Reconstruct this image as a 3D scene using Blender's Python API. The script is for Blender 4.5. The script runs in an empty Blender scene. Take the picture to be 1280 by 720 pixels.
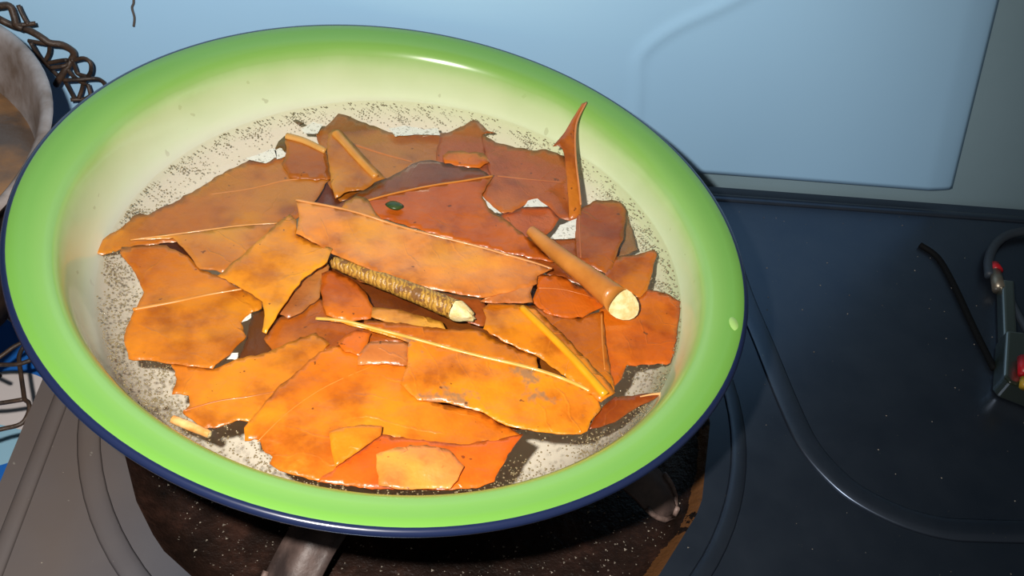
import bpy, bmesh, math, random
from mathutils import Vector, noise
from mathutils.geometry import delaunay_2d_cdt
random.seed(7)
scene = bpy.context.scene
COL = scene.collection

# ------------------------------------------------------------------ camera
C = Vector((0.0, -0.32663, 0.27967))
FW = Vector((0.12685512, 0.69960464, -0.7031793)).normalized()
RT = Vector((0.9903075, -0.04890463, 0.12999768)).normalized()
UP = RT.cross(FW).normalized()
FPX = 1100.0
cam = bpy.data.cameras.new('camera'); camo = bpy.data.objects.new('camera', cam); COL.objects.link(camo)
cam.sensor_width = 36.0; cam.lens = FPX / 1280.0 * 36.0
cam.clip_start = 0.01; cam.clip_end = 20
from mathutils import Matrix
M = Matrix((RT, UP, -FW)).transposed().to_4x4(); M.translation = C
camo.matrix_world = M
scene.camera = camo

# ------------------------------------------------------------------ light
w = bpy.data.worlds.new('world'); scene.world = w; w.use_nodes = True
bg = w.node_tree.nodes['Background']; bg.inputs[0].default_value = (0.97, 1.0, 0.97, 1); bg.inputs[1].default_value = 0.075
fl = bpy.data.lights.new('phone_flash', 'SPOT'); fl.energy = 11.8; fl.color = (1.0, 0.96, 0.90)
fl.spot_size = math.radians(104); fl.spot_blend = 0.7; fl.shadow_soft_size = 0.006
flo = bpy.data.objects.new('phone_flash', fl); COL.objects.link(flo)
flo.location = C - RT * 0.048 + UP * 0.034
def ray(px, py):
    return FW + RT * ((px - 640) / FPX) - UP * ((py - 360) / FPX)
flo.rotation_euler = ray(520, 330).to_track_quat('-Z', 'Y').to_euler()
scene.view_settings.view_transform = 'Standard'; scene.view_settings.look = 'None'
scene.view_settings.exposure = 0.0; scene.view_settings.gamma = 1.0
scene.view_settings.use_curve_mapping = False

# ------------------------------------------------------------------ helpers
def P(px, py, z):
    d = ray(px, py); return C + d * ((z - C.z) / d.z)
def PY(px, py, y):
    d = ray(px, py); return C + d * ((y - C.y) / d.y)
def lin(c):
    return tuple(((v / 255) / 12.92 if v / 255 <= .04045 else ((v / 255 + .055) / 1.055) ** 2.4) for v in c)
def link(name, verts, faces, mat, parent=None, origin=None, smooth=True):
    o = Vector(origin) if origin is not None else Vector((0, 0, 0))
    me = bpy.data.meshes.new(name)
    me.from_pydata([tuple(Vector(v) - o) for v in verts], [], faces)
    me.validate(); me.update()
    if mat: me.materials.append(mat)
    if smooth:
        for p in me.polygons: p.use_smooth = True
    ob = bpy.data.objects.new(name, me); COL.objects.link(ob)
    if parent is not None:
        ob.parent = parent; ob.location = o - ORIG.get(parent.name, Vector((0, 0, 0)))
    else:
        ob.location = o
    ORIG[ob.name] = o
    return ob
ORIG = {}
def empty(name, loc):
    o = bpy.data.objects.new(name, None); COL.objects.link(o); o.location = loc; ORIG[o.name] = Vector(loc)
    o.empty_display_size = .01
    return o
def tag(o, label=None, cat=None, group=None, kind=None):
    if label: o['label'] = label
    if cat: o['category'] = cat
    if group: o['group'] = group
    if kind: o['kind'] = kind
    return o
def tube(pts, rad, n=8, closed=False, flat=1.0):
    pts = [Vector(p) for p in pts]; N = len(pts)
    if not hasattr(rad, '__len__'): rad = [rad] * N
    vs, fs = [], []
    prev = None
    for i, p in enumerate(pts):
        a = pts[(i - 1) % N] if (closed or i > 0) else p
        b = pts[(i + 1) % N] if (closed or i < N - 1) else p
        t = (b - a).normalized()
        if prev is None:
            s = t.cross(Vector((0, 0, 1)))
            if s.length < .05: s = t.cross(Vector((0, 1, 0)))
        else:
            s = prev - t * prev.dot(t)
        s.normalize(); prev = s; u = s.cross(t)
        for k in range(n):
            an = 2 * math.pi * k / n
            vs.append(p + s * (math.cos(an) * rad[i]) + u * (math.sin(an) * rad[i] * flat))
    for i in range(N if closed else N - 1):
        j = (i + 1) % N
        for k in range(n):
            l = (k + 1) % n
            fs.append((i * n + k, j * n + k, j * n + l, i * n + l))
    if not closed:
        fs.append(tuple(range(n))); fs.append(tuple((N - 1) * n + k for k in reversed(range(n))))
    return vs, fs
def spline(pts, m=6):
    pts = [Vector(p) for p in pts]; out = []
    for i in range(len(pts) - 1):
        p0 = pts[max(i - 1, 0)]; p1 = pts[i]; p2 = pts[i + 1]; p3 = pts[min(i + 2, len(pts) - 1)]
        for k in range(m):
            t = k / m
            out.append(.5 * ((2 * p1) + (p2 - p0) * t + (2 * p0 - 5 * p1 + 4 * p2 - p3) * t * t + (3 * p1 - p0 - 3 * p2 + p3) * t ** 3))
    out.append(pts[-1]); return out
def lathe(prof, n=96, close=True):
    vs, fs = [], []
    m = len(prof)
    for k in range(n):
        a = 2 * math.pi * k / n
        for r, z in prof: vs.append((r * math.cos(a), r * math.sin(a), z))
    for k in range(n):
        l = (k + 1) % n
        for i in range(m - 1):
            fs.append((k * m + i, l * m + i, l * m + i + 1, k * m + i + 1))
    return vs, fs
def box(x0, x1, y0, y1, z0, z1):
    v = [(x, y, z) for z in (z0, z1) for y in (y0, y1) for x in (x0, x1)]
    f = [(0, 2, 3, 1), (4, 5, 7, 6), (0, 1, 5, 4), (2, 6, 7, 3), (0, 4, 6, 2), (1, 3, 7, 5)]
    return v, f
def bevel(o, wd, seg=3):
    m = o.modifiers.new('bevel', 'BEVEL'); m.width = wd; m.segments = seg; m.limit_method = 'ANGLE'
    return o

# ------------------------------------------------------------------ materials
def mat(name, col, rough=.5, spec=.5, metal=0.0, coat=0.0, coat_rough=.1):
    m = bpy.data.materials.new(name); m.use_nodes = True
    b = m.node_tree.nodes['Principled BSDF']
    b.inputs['Base Color'].default_value = (*lin(col), 1); b.inputs['Roughness'].default_value = rough
    b.inputs['Specular IOR Level'].default_value = spec; b.inputs['Metallic'].default_value = metal
    b.inputs['Coat Weight'].default_value = coat; b.inputs['Coat Roughness'].default_value = coat_rough
    return m
class N:
    def __init__(s, m):
        s.t = m.node_tree; s.b = s.t.nodes['Principled BSDF']
    def n(s, typ, **kw):
        x = s.t.nodes.new(typ)
        for k, v in kw.items(): setattr(x, k, v)
        return x
    def l(s, a, b): s.t.links.new(a, b)
    def math(s, op, a, b=None, clamp=False):
        x = s.n('ShaderNodeMath', operation=op); x.use_clamp = clamp
        for i, v in enumerate((a, b)):
            if v is None: continue
            if isinstance(v, (int, float)): x.inputs[i].default_value = v
            else: s.l(v, x.inputs[i])
        return x.outputs[0]
    def mix(s, f, a, b, mode='MIX'):
        x = s.n('ShaderNodeMix', data_type='RGBA', blend_type=mode)
        for i, v in ((0, f), (6, a), (7, b)):
            if isinstance(v, (int, float)): x.inputs[i].default_value = v
            elif isinstance(v, tuple): x.inputs[i].default_value = (*v, 1) if len(v) == 3 else v
            else: s.l(v, x.inputs[i])
        return x.outputs[2]
    def coord(s, kind='Object'): return s.n('ShaderNodeTexCoord').outputs[kind]
    def noise(s, vec, scale, detail=3, rough=.55):
        x = s.n('ShaderNodeTexNoise'); x.inputs['Scale'].default_value = scale; x.inputs['Detail'].default_value = detail
        x.inputs['Roughness'].default_value = rough; s.l(vec, x.inputs['Vector']); return x.outputs['Fac']
    def ramp(s, f, stops):
        x = s.n('ShaderNodeValToRGB'); r = x.color_ramp
        while len(r.elements) < len(stops): r.elements.new(.5)
        for e, (p, c) in zip(r.elements, stops): e.position = p; e.color = (*c, 1)
        s.l(f, x.inputs[0]); return x.outputs[0]
    def bump(s, h, strength=.3, dist=.001):
        x = s.n('ShaderNodeBump'); x.inputs['Strength'].default_value = strength; x.inputs['Distance'].default_value = dist
        s.l(h, x.inputs['Height']); s.l(x.outputs[0], s.b.inputs['Normal'])

def noisy(name, c1, c2, scale, rough=.5, spec=.5, bump=0, lo=.35, hi=.65, **kw):
    m = mat(name, c1, rough, spec, **kw); g = N(m); v = g.coord()
    f = g.noise(v, scale, 5)
    g.l(g.ramp(f, [(lo, lin(c1)), (hi, lin(c2))]), g.b.inputs['Base Color'])
    if bump: g.bump(g.noise(v, scale * 3, 4), bump, .001)
    return m

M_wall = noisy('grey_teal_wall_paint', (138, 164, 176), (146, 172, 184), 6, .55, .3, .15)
M_sheet = noisy('pale_blue_plastic_sheet', (166, 210, 246), (172, 215, 248), 3, .42, .45, .05)
M_wire = noisy('rusty_wire', (46, 38, 34), (78, 58, 44), 120, .5, .5, .5)
M_navy = mat('navy_enamel', (24, 34, 66), .27, .6, coat=.6)
M_iron = noisy('sooty_cast_iron', (52, 42, 40), (96, 78, 72), 60, .5, .5, .5)
M_worn = noisy('worn_bare_iron', (134, 112, 104), (92, 74, 68), 200, .5, .5, .4)
M_body = mat('stove_body_steel', (36, 36, 38), .4)

# stove plate: dark enamel with dust and grease
M_plate = mat('dark_enamelled_stove_top', (20, 25, 26), .26, .5); g = N(M_plate); v = g.coord()
f1 = g.noise(v, 9, 5); f2 = g.noise(v, 260, 2, .7); f3 = g.noise(v, 40, 4)
sx = g.n('ShaderNodeSeparateXYZ'); g.l(v, sx.inputs[0])
side = g.math('MULTIPLY_ADD', sx.outputs[0], -14.0, True); side = None
mr = g.n('ShaderNodeMapRange'); mr.inputs['From Min'].default_value = -.02; mr.inputs['From Max'].default_value = -.15; g.l(sx.outputs[0], mr.inputs['Value'])
dust = g.math('MULTIPLY', mr.outputs[0], g.math('ADD', .55, g.math('MULTIPLY', f1, .6)), True)
base = g.mix(f3, (.078, .102, .150), (.115, .140, .185))
c = g.mix(dust, base, lin((88, 75, 66)))
met = g.math('SUBTRACT', .90, g.math('MULTIPLY', dust, 1.1), True); g.l(met, g.b.inputs['Metallic'])
spk = g.math('MULTIPLY', g.math('GREATER_THAN', f2, .74), .35)
c = g.mix(spk, c, lin((150, 145, 135)))
g.l(c, g.b.inputs['Base Color'])
ro = g.math('ADD', .27, g.math('MULTIPLY', dust, .3)); ro = g.math('ADD', ro, g.math('MULTIPLY', f3, .14)); g.l(ro, g.b.inputs['Roughness'])
g.bump(f3, .06, .001)

# burnt recess
M_burnt = mat('burnt_greasy_burner_pan', (26, 16, 12), .42, .25); g = N(M_burnt); v = g.coord()
f1 = g.noise(v, 30, 6, .7); f2 = g.noise(v, 140, 4, .7)
sx = g.n('ShaderNodeSeparateXYZ'); g.l(v, sx.inputs[0])
ln = g.n('ShaderNodeVectorMath', operation='LENGTH'); g.l(v, ln.inputs[0])
rust = g.math('MULTIPLY', g.math('GREATER_THAN', g.math('ADD', ln.outputs['Value'], g.math('MULTIPLY', f1, .012)), .1625), g.math('GREATER_THAN', g.math('ADD', f1, g.math('MULTIPLY', sx.outputs[0], 1.2)), .56))
c = g.ramp(f1, [(.35, lin((18, 12, 9))), (.55, lin((36, 23, 18))), (.72, lin((62, 40, 32)))])
c = g.mix(g.math('MULTIPLY', rust, .8), c, lin((96, 62, 34)))
g.l(c, g.b.inputs['Base Color']); g.bump(f2, .7, .002)

# basin enamel: green flare running into cream
M_enam = mat('green_to_cream_enamel', (120, 190, 80), .2, .5, coat=.35, coat_rough=.08); g = N(M_enam); v = g.coord()
sx = g.n('ShaderNodeSeparateXYZ'); g.l(v, sx.inputs[0])
cx = g.n('ShaderNodeCombineXYZ'); g.l(sx.outputs[0], cx.inputs[0]); g.l(sx.outputs[1], cx.inputs[1])
ln = g.n('ShaderNodeVectorMath', operation='LENGTH'); g.l(cx.outputs[0], ln.inputs[0])
f1 = g.noise(v, 14, 4)
rr = g.math('ADD', ln.outputs['Value'], g.math('MULTIPLY', g.math('SUBTRACT', f1, .5), .004))
mr = g.n('ShaderNodeMapRange'); mr.inputs['From Min'].default_value = .1465; mr.inputs['From Max'].default_value = .1700; g.l(rr, mr.inputs['Value'])
cream = g.mix(g.noise(v, 22, 5), lin((230, 242, 204)), lin((224, 230, 190)))
stain = g.math('GREATER_THAN', g.noise(v, 95, 2), .71)
cream = g.mix(g.math('MULTIPLY', stain, .35), cream, lin((150, 140, 95)))
gr = g.ramp(mr.outputs[0], [(0, lin((188, 208, 144))), (.3, lin((134, 180, 88))), (.7, lin((112, 165, 72))), (1, lin((106, 158, 68)))])
mr2 = g.n('ShaderNodeMapRange'); mr2.inputs['From Min'].default_value = .1455; mr2.inputs['From Max'].default_value = .1515; g.l(rr, mr2.inputs['Value'])
zl = g.n('ShaderNodeMapRange'); zl.inputs['From Min'].default_value = -.032; zl.inputs['From Max'].default_value = -.050; g.l(sx.outputs[2], zl.inputs['Value'])
scale = g.mix(f1, lin((248, 242, 230)), lin((240, 232, 218)))
cream = g.mix(zl.outputs[0], cream, scale)
c = g.mix(mr2.outputs[0], cream, gr)
g.l(c, g.b.inputs['Base Color'])

# water
M_water = bpy.data.materials.new('clear_yellowish_water'); M_water.use_nodes = True
t = M_water.node_tree; t.nodes.clear()
out = t.nodes.new('ShaderNodeOutputMaterial'); mx = t.nodes.new('ShaderNodeMixShader')
tr = t.nodes.new('ShaderNodeBsdfTransparent'); tr.inputs[0].default_value = (.98, .965, .92, 1)
gl = t.nodes.new('ShaderNodeBsdfGlossy'); gl.inputs['Roughness'].default_value = .04
lw = t.nodes.new('ShaderNodeLayerWeight'); pw = t.nodes.new('ShaderNodeMath'); pw.operation = 'POWER'; pw.inputs[1].default_value = 5.0
fr = t.nodes.new('ShaderNodeMath'); fr.operation = 'MULTIPLY_ADD'; fr.inputs[1].default_value = .97; fr.inputs[2].default_value = .025
t.links.new(lw.outputs['Facing'], pw.inputs[0]); t.links.new(pw.outputs[0], fr.inputs[0])
tc = t.nodes.new('ShaderNodeTexCoord'); nz = t.nodes.new('ShaderNodeTexNoise'); nz.inputs['Scale'].default_value = 45
bp = t.nodes.new('ShaderNodeBump'); bp.inputs['Strength'].default_value = .15; bp.inputs['Distance'].default_value = .002
t.links.new(tc.outputs['Object'], nz.inputs['Vector']); t.links.new(nz.outputs['Fac'], bp.inputs['Height'])
t.links.new(bp.outputs[0], gl.inputs['Normal']); t.links.new(bp.outputs[0], lw.inputs['Normal'])
t.links.new(fr.outputs[0], mx.inputs[0]); t.links.new(tr.outputs[0], mx.inputs[1]); t.links.new(gl.outputs[0], mx.inputs[2])
t.links.new(mx.outputs[0], out.inputs[0])

M_bub = mat('tiny_bubbles', (128, 112, 82), .15, .6)
M_crumb = noisy('burnt_crumbs', (60, 48, 40), (190, 180, 165), 300, .6, .4)

# leaf: object colour, veins from the blade's own uv, blotches
M_leaf = mat('wet_dead_leaf', (200, 120, 40), .34, .5, coat=.25, coat_rough=.12); g = N(M_leaf)
v = g.coord(); oi = g.n('ShaderNodeObjectInfo')
add = g.n('ShaderNodeVectorMath', operation='ADD'); g.l(v, add.inputs[0])
sc_ = g.n('ShaderNodeVectorMath', operation='SCALE'); g.l(oi.outputs['Location'], sc_.inputs[0]); sc_.inputs['Scale'].default_value = 7.0
g.l(sc_.outputs[0], add.inputs[1]); vv = add.outputs[0]
f1 = g.noise(vv, 38, 5, .6); f2 = g.noise(vv, 150, 4, .65); f3 = g.noise(vv, 70, 3)
uv = g.coord('UV'); su = g.n('ShaderNodeSeparateXYZ'); g.l(uv, su.inputs[0])
ph = g.math('SUBTRACT', su.outputs[0], g.math('MULTIPLY', g.math('ABSOLUTE', su.outputs[1]), .75))
ph = g.math('ADD', ph, g.math('MULTIPLY', f3, .012))
sn = g.math('ABSOLUTE', g.math('SINE', g.math('MULTIPLY', ph, math.pi / .015)))
vein = g.math('SUBTRACT', 1.0, g.math('MULTIPLY', sn, 6.0), True)
vm = g.n('ShaderNodeMapRange'); vm.inputs['From Min'].default_value = .46; vm.inputs['From Max'].default_value = .62; g.l(g.noise(vv, 30, 2), vm.inputs['Value'])
vein = g.math('MULTIPLY', vein, vm.outputs[0])
mid = g.math('SUBTRACT', 1.0, g.math('MULTIPLY', g.math('ABSOLUTE', su.outputs[1]), 700.0), True)
col = oi.outputs['Color']
dark = g.mix(1.0, col, (.48, .36, .28), 'MULTIPLY'); yel = g.mix(1.0, col, (1.18, 1.22, 1.1), 'MULTIPLY')
mr = g.n('ShaderNodeMapRange'); mr.inputs['From Min'].default_value = .49; mr.inputs['From Max'].default_value = .64; g.l(f1, mr.inputs['Value'])
mq = g.n('ShaderNodeMapRange'); mq.inputs['From Min'].default_value = .48; mq.inputs['From Max'].default_value = .36; g.l(f1, mq.inputs['Value'])
c = g.mix(g.math('MULTIPLY', mr.outputs[0], .75), col, dark)
c = g.mix(g.math('MULTIPLY', mq.outputs[0], .8), c, yel)
c = g.mix(g.math('MULTIPLY', g.math('GREATER_THAN', f2, .70), .35), c, dark)
big = g.noise(vv, 17, 3, .6)
bm = g.n('ShaderNodeMapRange'); bm.inputs['From Min'].default_value = .47; bm.inputs['From Max'].default_value = .60; g.l(big, bm.inputs['Value'])
c = g.mix(g.math('MULTIPLY', bm.outputs[0], .5), c, g.mix(1.0, col, (.80, .62, .50), 'MULTIPLY'))
by = g.n('ShaderNodeMapRange'); by.inputs['From Min'].default_value = .47; by.inputs['From Max'].default_value = .37; g.l(big, by.inputs['Value'])
c = g.mix(g.math('MULTIPLY', by.outputs[0], .7), c, g.mix(1.0, col, (1.16, 1.36, .75), 'MULTIPLY'))
c = g.mix(g.math('MULTIPLY', vein, .3), c, yel)
at = g.n('ShaderNodeAttribute', attribute_type='OBJECT', attribute_name='mould')
mo = g.n('ShaderNodeMapRange'); mo.inputs['From Min'].default_value = .56; mo.inputs['From Max'].default_value = .64; g.l(g.noise(vv, 46, 4, .7), mo.inputs['Value'])
c = g.mix(g.math('MULTIPLY', g.math('MULTIPLY', mo.outputs[0], at.outputs['Fac']), .75), c, lin((142, 112, 84)))
spot = g.math('GREATER_THAN', g.noise(vv, 210, 2), .735)
c = g.mix(g.math('MULTIPLY', spot, .7), c, lin((78, 40, 22)))
g.l(c, g.b.inputs['Base Color'])
hh = g.math('ADD', g.math('MULTIPLY', vein, .25), g.math('MULTIPLY', f1, 1.4)); hh = g.math('ADD', hh, g.math('MULTIPLY', f2, .35))
hh = g.math('ADD', hh, g.math('MULTIPLY', g.noise(vv, 85, 3), 1.3)); g.bump(hh, .62, .0014)
M_rib = mat('leaf_midrib', (226, 168, 84), .35, .5, coat=.2); g = N(M_rib); v = g.coord(); oi = g.n('ShaderNodeObjectInfo')
f1 = g.noise(v, 120, 3); dk = g.mix(1.0, oi.outputs['Color'], (.72, .62, .5), 'MULTIPLY')
g.l(g.mix(f1, oi.outputs['Color'], dk), g.b.inputs['Base Color'])

# ------------------------------------------------------------------ setting
ZS = -0.115                 # stove top
ZT = -0.215                 # table
YB = P(885, 233, ZS).y      # back edge of the stove
YW = YB + 0.004             # wall
XL = P(30, 530, ZS).x       # left edge of the stove

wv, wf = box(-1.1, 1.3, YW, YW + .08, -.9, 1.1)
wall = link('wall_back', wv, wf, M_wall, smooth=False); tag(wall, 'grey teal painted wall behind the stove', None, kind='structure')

# plastic sheet on the wall, with its crease
def sheet():
    xs0, xs1 = -.75, .0
    zb = PY(890, 212, YW).z; zt = .13
    e0 = PY(1190, 234, YW); e1 = PY(1238, 40, YW)
    cr = spline([PY(790, 175, YW), PY(795, 110, YW), PY(797, 70, YW), PY(815, 47, YW), PY(850, 25, YW), PY(905, 0, YW), PY(980, -40, YW)], 6)
    nx, nz_ = 260, 62
    vs, fs = [], []
    for j in range(nz_ + 1):
        z = zb + (zt - zb) * j / nz_
        xr = e0.x + (e1.x - e0.x) * (z - e0.z) / (e1.z - e0.z)
        for i in range(nx + 1):
            s = i / nx
            x = -.75 + (xr + .75) * (s ** .8)
            d = .0045 + .0012 * noise.noise(Vector((x * 5, z * 5, 3)))
            d *= min(1, (xr - x) / .022) ** .6 if x < xr else 0
            # crease
            best = 9; side = 0
            for k in range(0, len(cr) - 1):
                a = cr[k]; b = cr[k + 1]
                ab = Vector((b.x - a.x, b.z - a.z)); ap = Vector((x - a.x, z - a.z))
                tt = max(0, min(1, ap.dot(ab) / ab.length_squared)); q = ap - ab * tt
                if q.length < best: best = q.length; side = ab.x * ap.y - ab.y * ap.x
            if best < .03:
                d += .0016 * math.exp(-(best / .0035) ** 2)
            vs.append((x, YW - d - .0006, z))
    for j in range(nz_):
        for i in range(nx):
            a = j * (nx + 1) + i
            fs.append((a, a + 1, a + nx + 2, a + nx + 1))
    o = link('plastic_sheet', vs, fs, M_sheet)
    m = o.modifiers.new('thickness', 'SOLIDIFY'); m.thickness = .0005; m.offset = 0
    tag(o, 'creased pale blue plastic sheet hung on the wall behind the green basin', 'sheet')
sheet()

# table with printed blue cloth
M_cloth = mat('blue_printed_oilcloth', (40, 110, 190), .45, .4); g = N(M_cloth)
geo = g.n('ShaderNodeNewGeometry'); cc = P(-6, 522, ZT)
sb = g.n('ShaderNodeVectorMath', operation='SUBTRACT'); g.l(geo.outputs['Position'], sb.inputs[0]); sb.inputs[1].default_value = (cc.x, cc.y, 0)
sx = g.n('ShaderNodeSeparateXYZ'); g.l(sb.outputs[0], sx.inputs[0])
def wrap(s, per): return g.math('SUBTRACT', g.math('FLOORED_MODULO', g.math('ADD', s, per / 2), per), per / 2)
ux = wrap(sx.outputs[0], .13); uy = wrap(sx.outputs[1], .15)
rad = g.math('SQRT', g.math('ADD', g.math('MULTIPLY', ux, ux), g.math('MULTIPLY', uy, uy)))
RC = (P(0, 465, ZT) - cc).length
ins = g.math('LESS_THAN', rad, RC)
up_ = g.math('GREATER_THAN', g.math('ADD', uy, g.math('MULTIPLY', ux, .25)), -.004)
c = g.mix(up_, lin((150, 192, 214)), lin((216, 206, 204)))
c = g.mix(ins, lin((34, 104, 190)), c); g.l(c, g.b.inputs['Base Color'])
tv, tf = box(-.80, .95, -.62, YW - .001, ZT - .03, ZT)
tb = empty('table', (0, -.2, ZT - .6)); tag(tb, 'low table under blue printed oilcloth carrying the stove', 'table')
link('table_top', tv, tf, M_cloth, tb, smooth=False)
M_wood = noisy('brown_table_wood', (92, 66, 44), (112, 82, 54), 20, .6)
for x in (-.76, .91):
    for y in (-.58, YW - .05):
        a, b = box(x - .025, x + .025, y - .025, y + .025, ZT - .63, ZT - .03); link('leg', a, b, M_wood, tb, smooth=False)
a, b = box(-1.6, 1.8, -1.6, YW + .08, ZT - .66, ZT - .63)
fl_ = link('floor', a, b, noisy('grey_cement_floor', (96, 94, 90), (112, 108, 102), 5, .7), smooth=False); tag(fl_, 'grey cement floor', None, kind='structure')

# ------------------------------------------------------------------ stove
BX, BY, BR = .0204, -.0125, .1622
XR, YF = .66, -.30
stove = empty('gas_stove', ((XL + XR) / 2, (YB + YF) / 2, ZT)); tag(stove, 'wide dark enamelled gas stove with one burner under the basin', 'stove')
def plate():
    # rectangle with rounded corners and a round hole
    rc = .014; outer = []
    for cx_, cy_, a0 in ((XR - rc, YB - rc, 0), (XL + rc, YB - rc, 90), (XL + rc, YF + rc, 180), (XR - rc, YF + rc, 270)):
        for k in range(6):
            a = math.radians(a0 + 90 * k / 5); outer.append((cx_ + rc * math.cos(a), cy_ + rc * math.sin(a)))
    nh = 96; hole = [(BX + BR * math.cos(2 * math.pi * k / nh), BY + BR * math.sin(2 * math.pi * k / nh)) for k in range(nh)]
    pts = [Vector(p) for p in outer + hole]; no = len(outer)
    for i in range(-10, 45):
        for j in range(-16, 12):
            x, y = i * .018, j * .018
            if XL + .02 < x < XR - .02 and YF + .02 < y < YB - .02 and math.hypot(x - BX, y - BY) > BR + .012: pts.append(Vector((x, y)))
    ed = [(i, (i + 1) % no) for i in range(no)] + [(no + i, no + (i + 1) % nh) for i in range(nh)]
    V, E_, F_, *_ = delaunay_2d_cdt(pts, ed, [], 0, 1e-6)
    vs = [(p.x, p.y, ZS) for p in V]; fs = []
    for f in F_:
        c = sum((V[i] for i in f), Vector((0, 0))) / len(f)
        if math.hypot(c.x - BX, c.y - BY) > BR - .002: fs.append(tuple(f))
    # skirt
    b0 = len(vs)
    for (x, y) in outer: vs.append((x, y, ZS)); vs.append((x, y, ZS - .022))
    for i in range(no):
        j = (i + 1) % no; fs.append((b0 + 2 * i, b0 + 2 * i + 1, b0 + 2 * j + 1, b0 + 2 * j))
    return vs, fs
a, b = plate(); pl = link('top_plate', a, b, M_plate, stove, smooth=False)
a, b = box(XL + .006, XR - .006, YF + .006, YB - .004, ZT + .012, ZS - .004)
# body with open middle under the recess: four sides + base
def wallbox(n, *q):
    a, b = box(*q); return link(n, a, b, M_body, stove, smooth=False)
zb0, zb1 = ZT + .012, ZS - .006
wallbox('side_panel', XL + .004, XL + .007, YF + .006, YB - .006, zb0, zb1)
wallbox('side_panel', XR - .007, XR - .004, YF + .006, YB - .006, zb0, zb1)
wallbox('front_panel', XL + .007, XR - .007, YF + .004, YF + .007, zb0, zb1)
wallbox('back_panel', XL + .007, XR - .007, YB - .007, YB - .004, zb0, zb1)
wallbox('base_plate', XL + .007, XR - .007, YF + .007, YB - .007, zb0, zb0 + .003)
for x in (XL + .04, XR - .04):
    for y in (YF + .04, YB - .04):
        a, b = lathe([(0, ZT), (.012, ZT), (.014, ZT + .012), (0, ZT + .012)], 16)
        link('foot', [(p[0] + x, p[1] + y, p[2]) for p in a], b, M_body, stove)
# pressed ridges of the plate
def ridge(pts, r, flat=.45, name='pressed_ridge'):
    a, b = tube(pts, r, 10, flat=flat); return link(name, a, b, M_plate, stove)
ridge([(XL + .013, y, ZS) for y in (YF + .02, -.2, -.1, 0, .1, YB - .013)], .0042)
ridge([(x, YB - .013, ZS) for x in (XL + .013, 0, .2, .4, XR - .02)], .0042)
arc = [(BX + .178 * math.cos(math.radians(t_)), BY + .178 * math.sin(math.radians(t_)), ZS) for t_ in range(-125, 58, 4)]
ridge(arc, .0046, .32)
arc = [(BX + .178 * math.cos(math.radians(t_)), BY + .178 * math.sin(math.radians(t_)), ZS) for t_ in range(170, 238, 4)]
ridge(arc, .0055, .28)
pn = spline([(.226, .150, ZS), (.2265, .11, ZS), (.227, .071, ZS), (.230, .029, ZS), (.233, -.018, ZS), (.237, -.047, ZS), (.247, -.068, ZS), (.259, -.081, ZS), (.278, -.092, ZS), (.299, -.098, ZS), (.322, -.099, ZS), (.36, -.099, ZS), (.5, -.099, ZS), (.62, -.099, ZS)], 5)
ridge(pn, .0072, .24)
# recess
prof = [(BR + .0005, 0), (BR - .001, -.0006), (BR - .004, -.004), (BR - .010, -.009), (.145, -.0115), (.11, -.013), (.055, -.014), (.045, -.010), (.0, -.010)]
a, b = lathe(prof, 96)
oc = Vector((BX, BY, ZS))
link('burner_pan', [Vector(p) + oc for p in a], b, M_burnt, stove, origin=oc)
bh = [(0, -.012), (.040, -.012), (.044, -.006), (.044, .002), (.038, .006), (.030, .007), (.012, .006), (0, .006)]
a, b = lathe(bh, 48); link('burner_head', [Vector(p) + oc for p in a], b, M_iron, stove)
# pan support: ring and four channel arms with rounded ends
sup = empty('pan_support', oc + Vector((0, 0, -.012))); sup.parent = stove; sup.location = oc + Vector((0, 0, -.012)) - ORIG[stove.name]
rp = [(BX + .062 * math.cos(t_ * math.pi / 24), BY + .062 * math.sin(t_ * math.pi / 24), ZS + .006) for t_ in range(48)]
a, b = tube(rp, .0035, 8, closed=True); link('ring', a, b, M_iron, sup)
for ang in (-117, -30, 62, 150):
    ca, sa = math.cos(math.radians(ang)), math.sin(math.radians(ang))
    vs, fs = [], []; nr, nw = 28, 8
    for i in range(nr + 1):
        s = i / nr; r = .055 + .097 * s
        z = .0175 - .020 * max(0, (s - .62) / .38) ** 1.6
        hw = .0125 * (1 if s < .86 else math.sqrt(max(0.02, 1 - ((s - .86) / .14) ** 2)))
        for k in range(nw + 1):
            q = -1 + 2 * k / nw
            zz = z - .0075 * abs(q) ** 1.5 + (.0022 if abs(q) > .95 else 0)
            vs.append(oc + Vector((r * ca - q * hw * sa, r * sa + q * hw * ca, zz)))
    for i in range(nr):
        for k in range(nw):
            a0 = i * (nw + 1) + k; fs.append((a0, a0 + nw + 1, a0 + nw + 2, a0 + 1))
    o = link('arm', vs, fs, M_iron, sup)
    m = o.modifiers.new('thickness', 'SOLIDIFY'); m.thickness = .0028; m.offset = -1
    eg = [vs[i * (nw + 1)] for i in range(24, nr + 1)] + [vs[nr * (nw + 1) + k] for k in range(1, nw)] + [vs[i * (nw + 1) + nw] for i in range(nr, 23, -1)]
    a_, b_ = tube(eg, .0016, 8); link('worn_edge', a_, b_, M_worn, o, origin=None)

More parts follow.
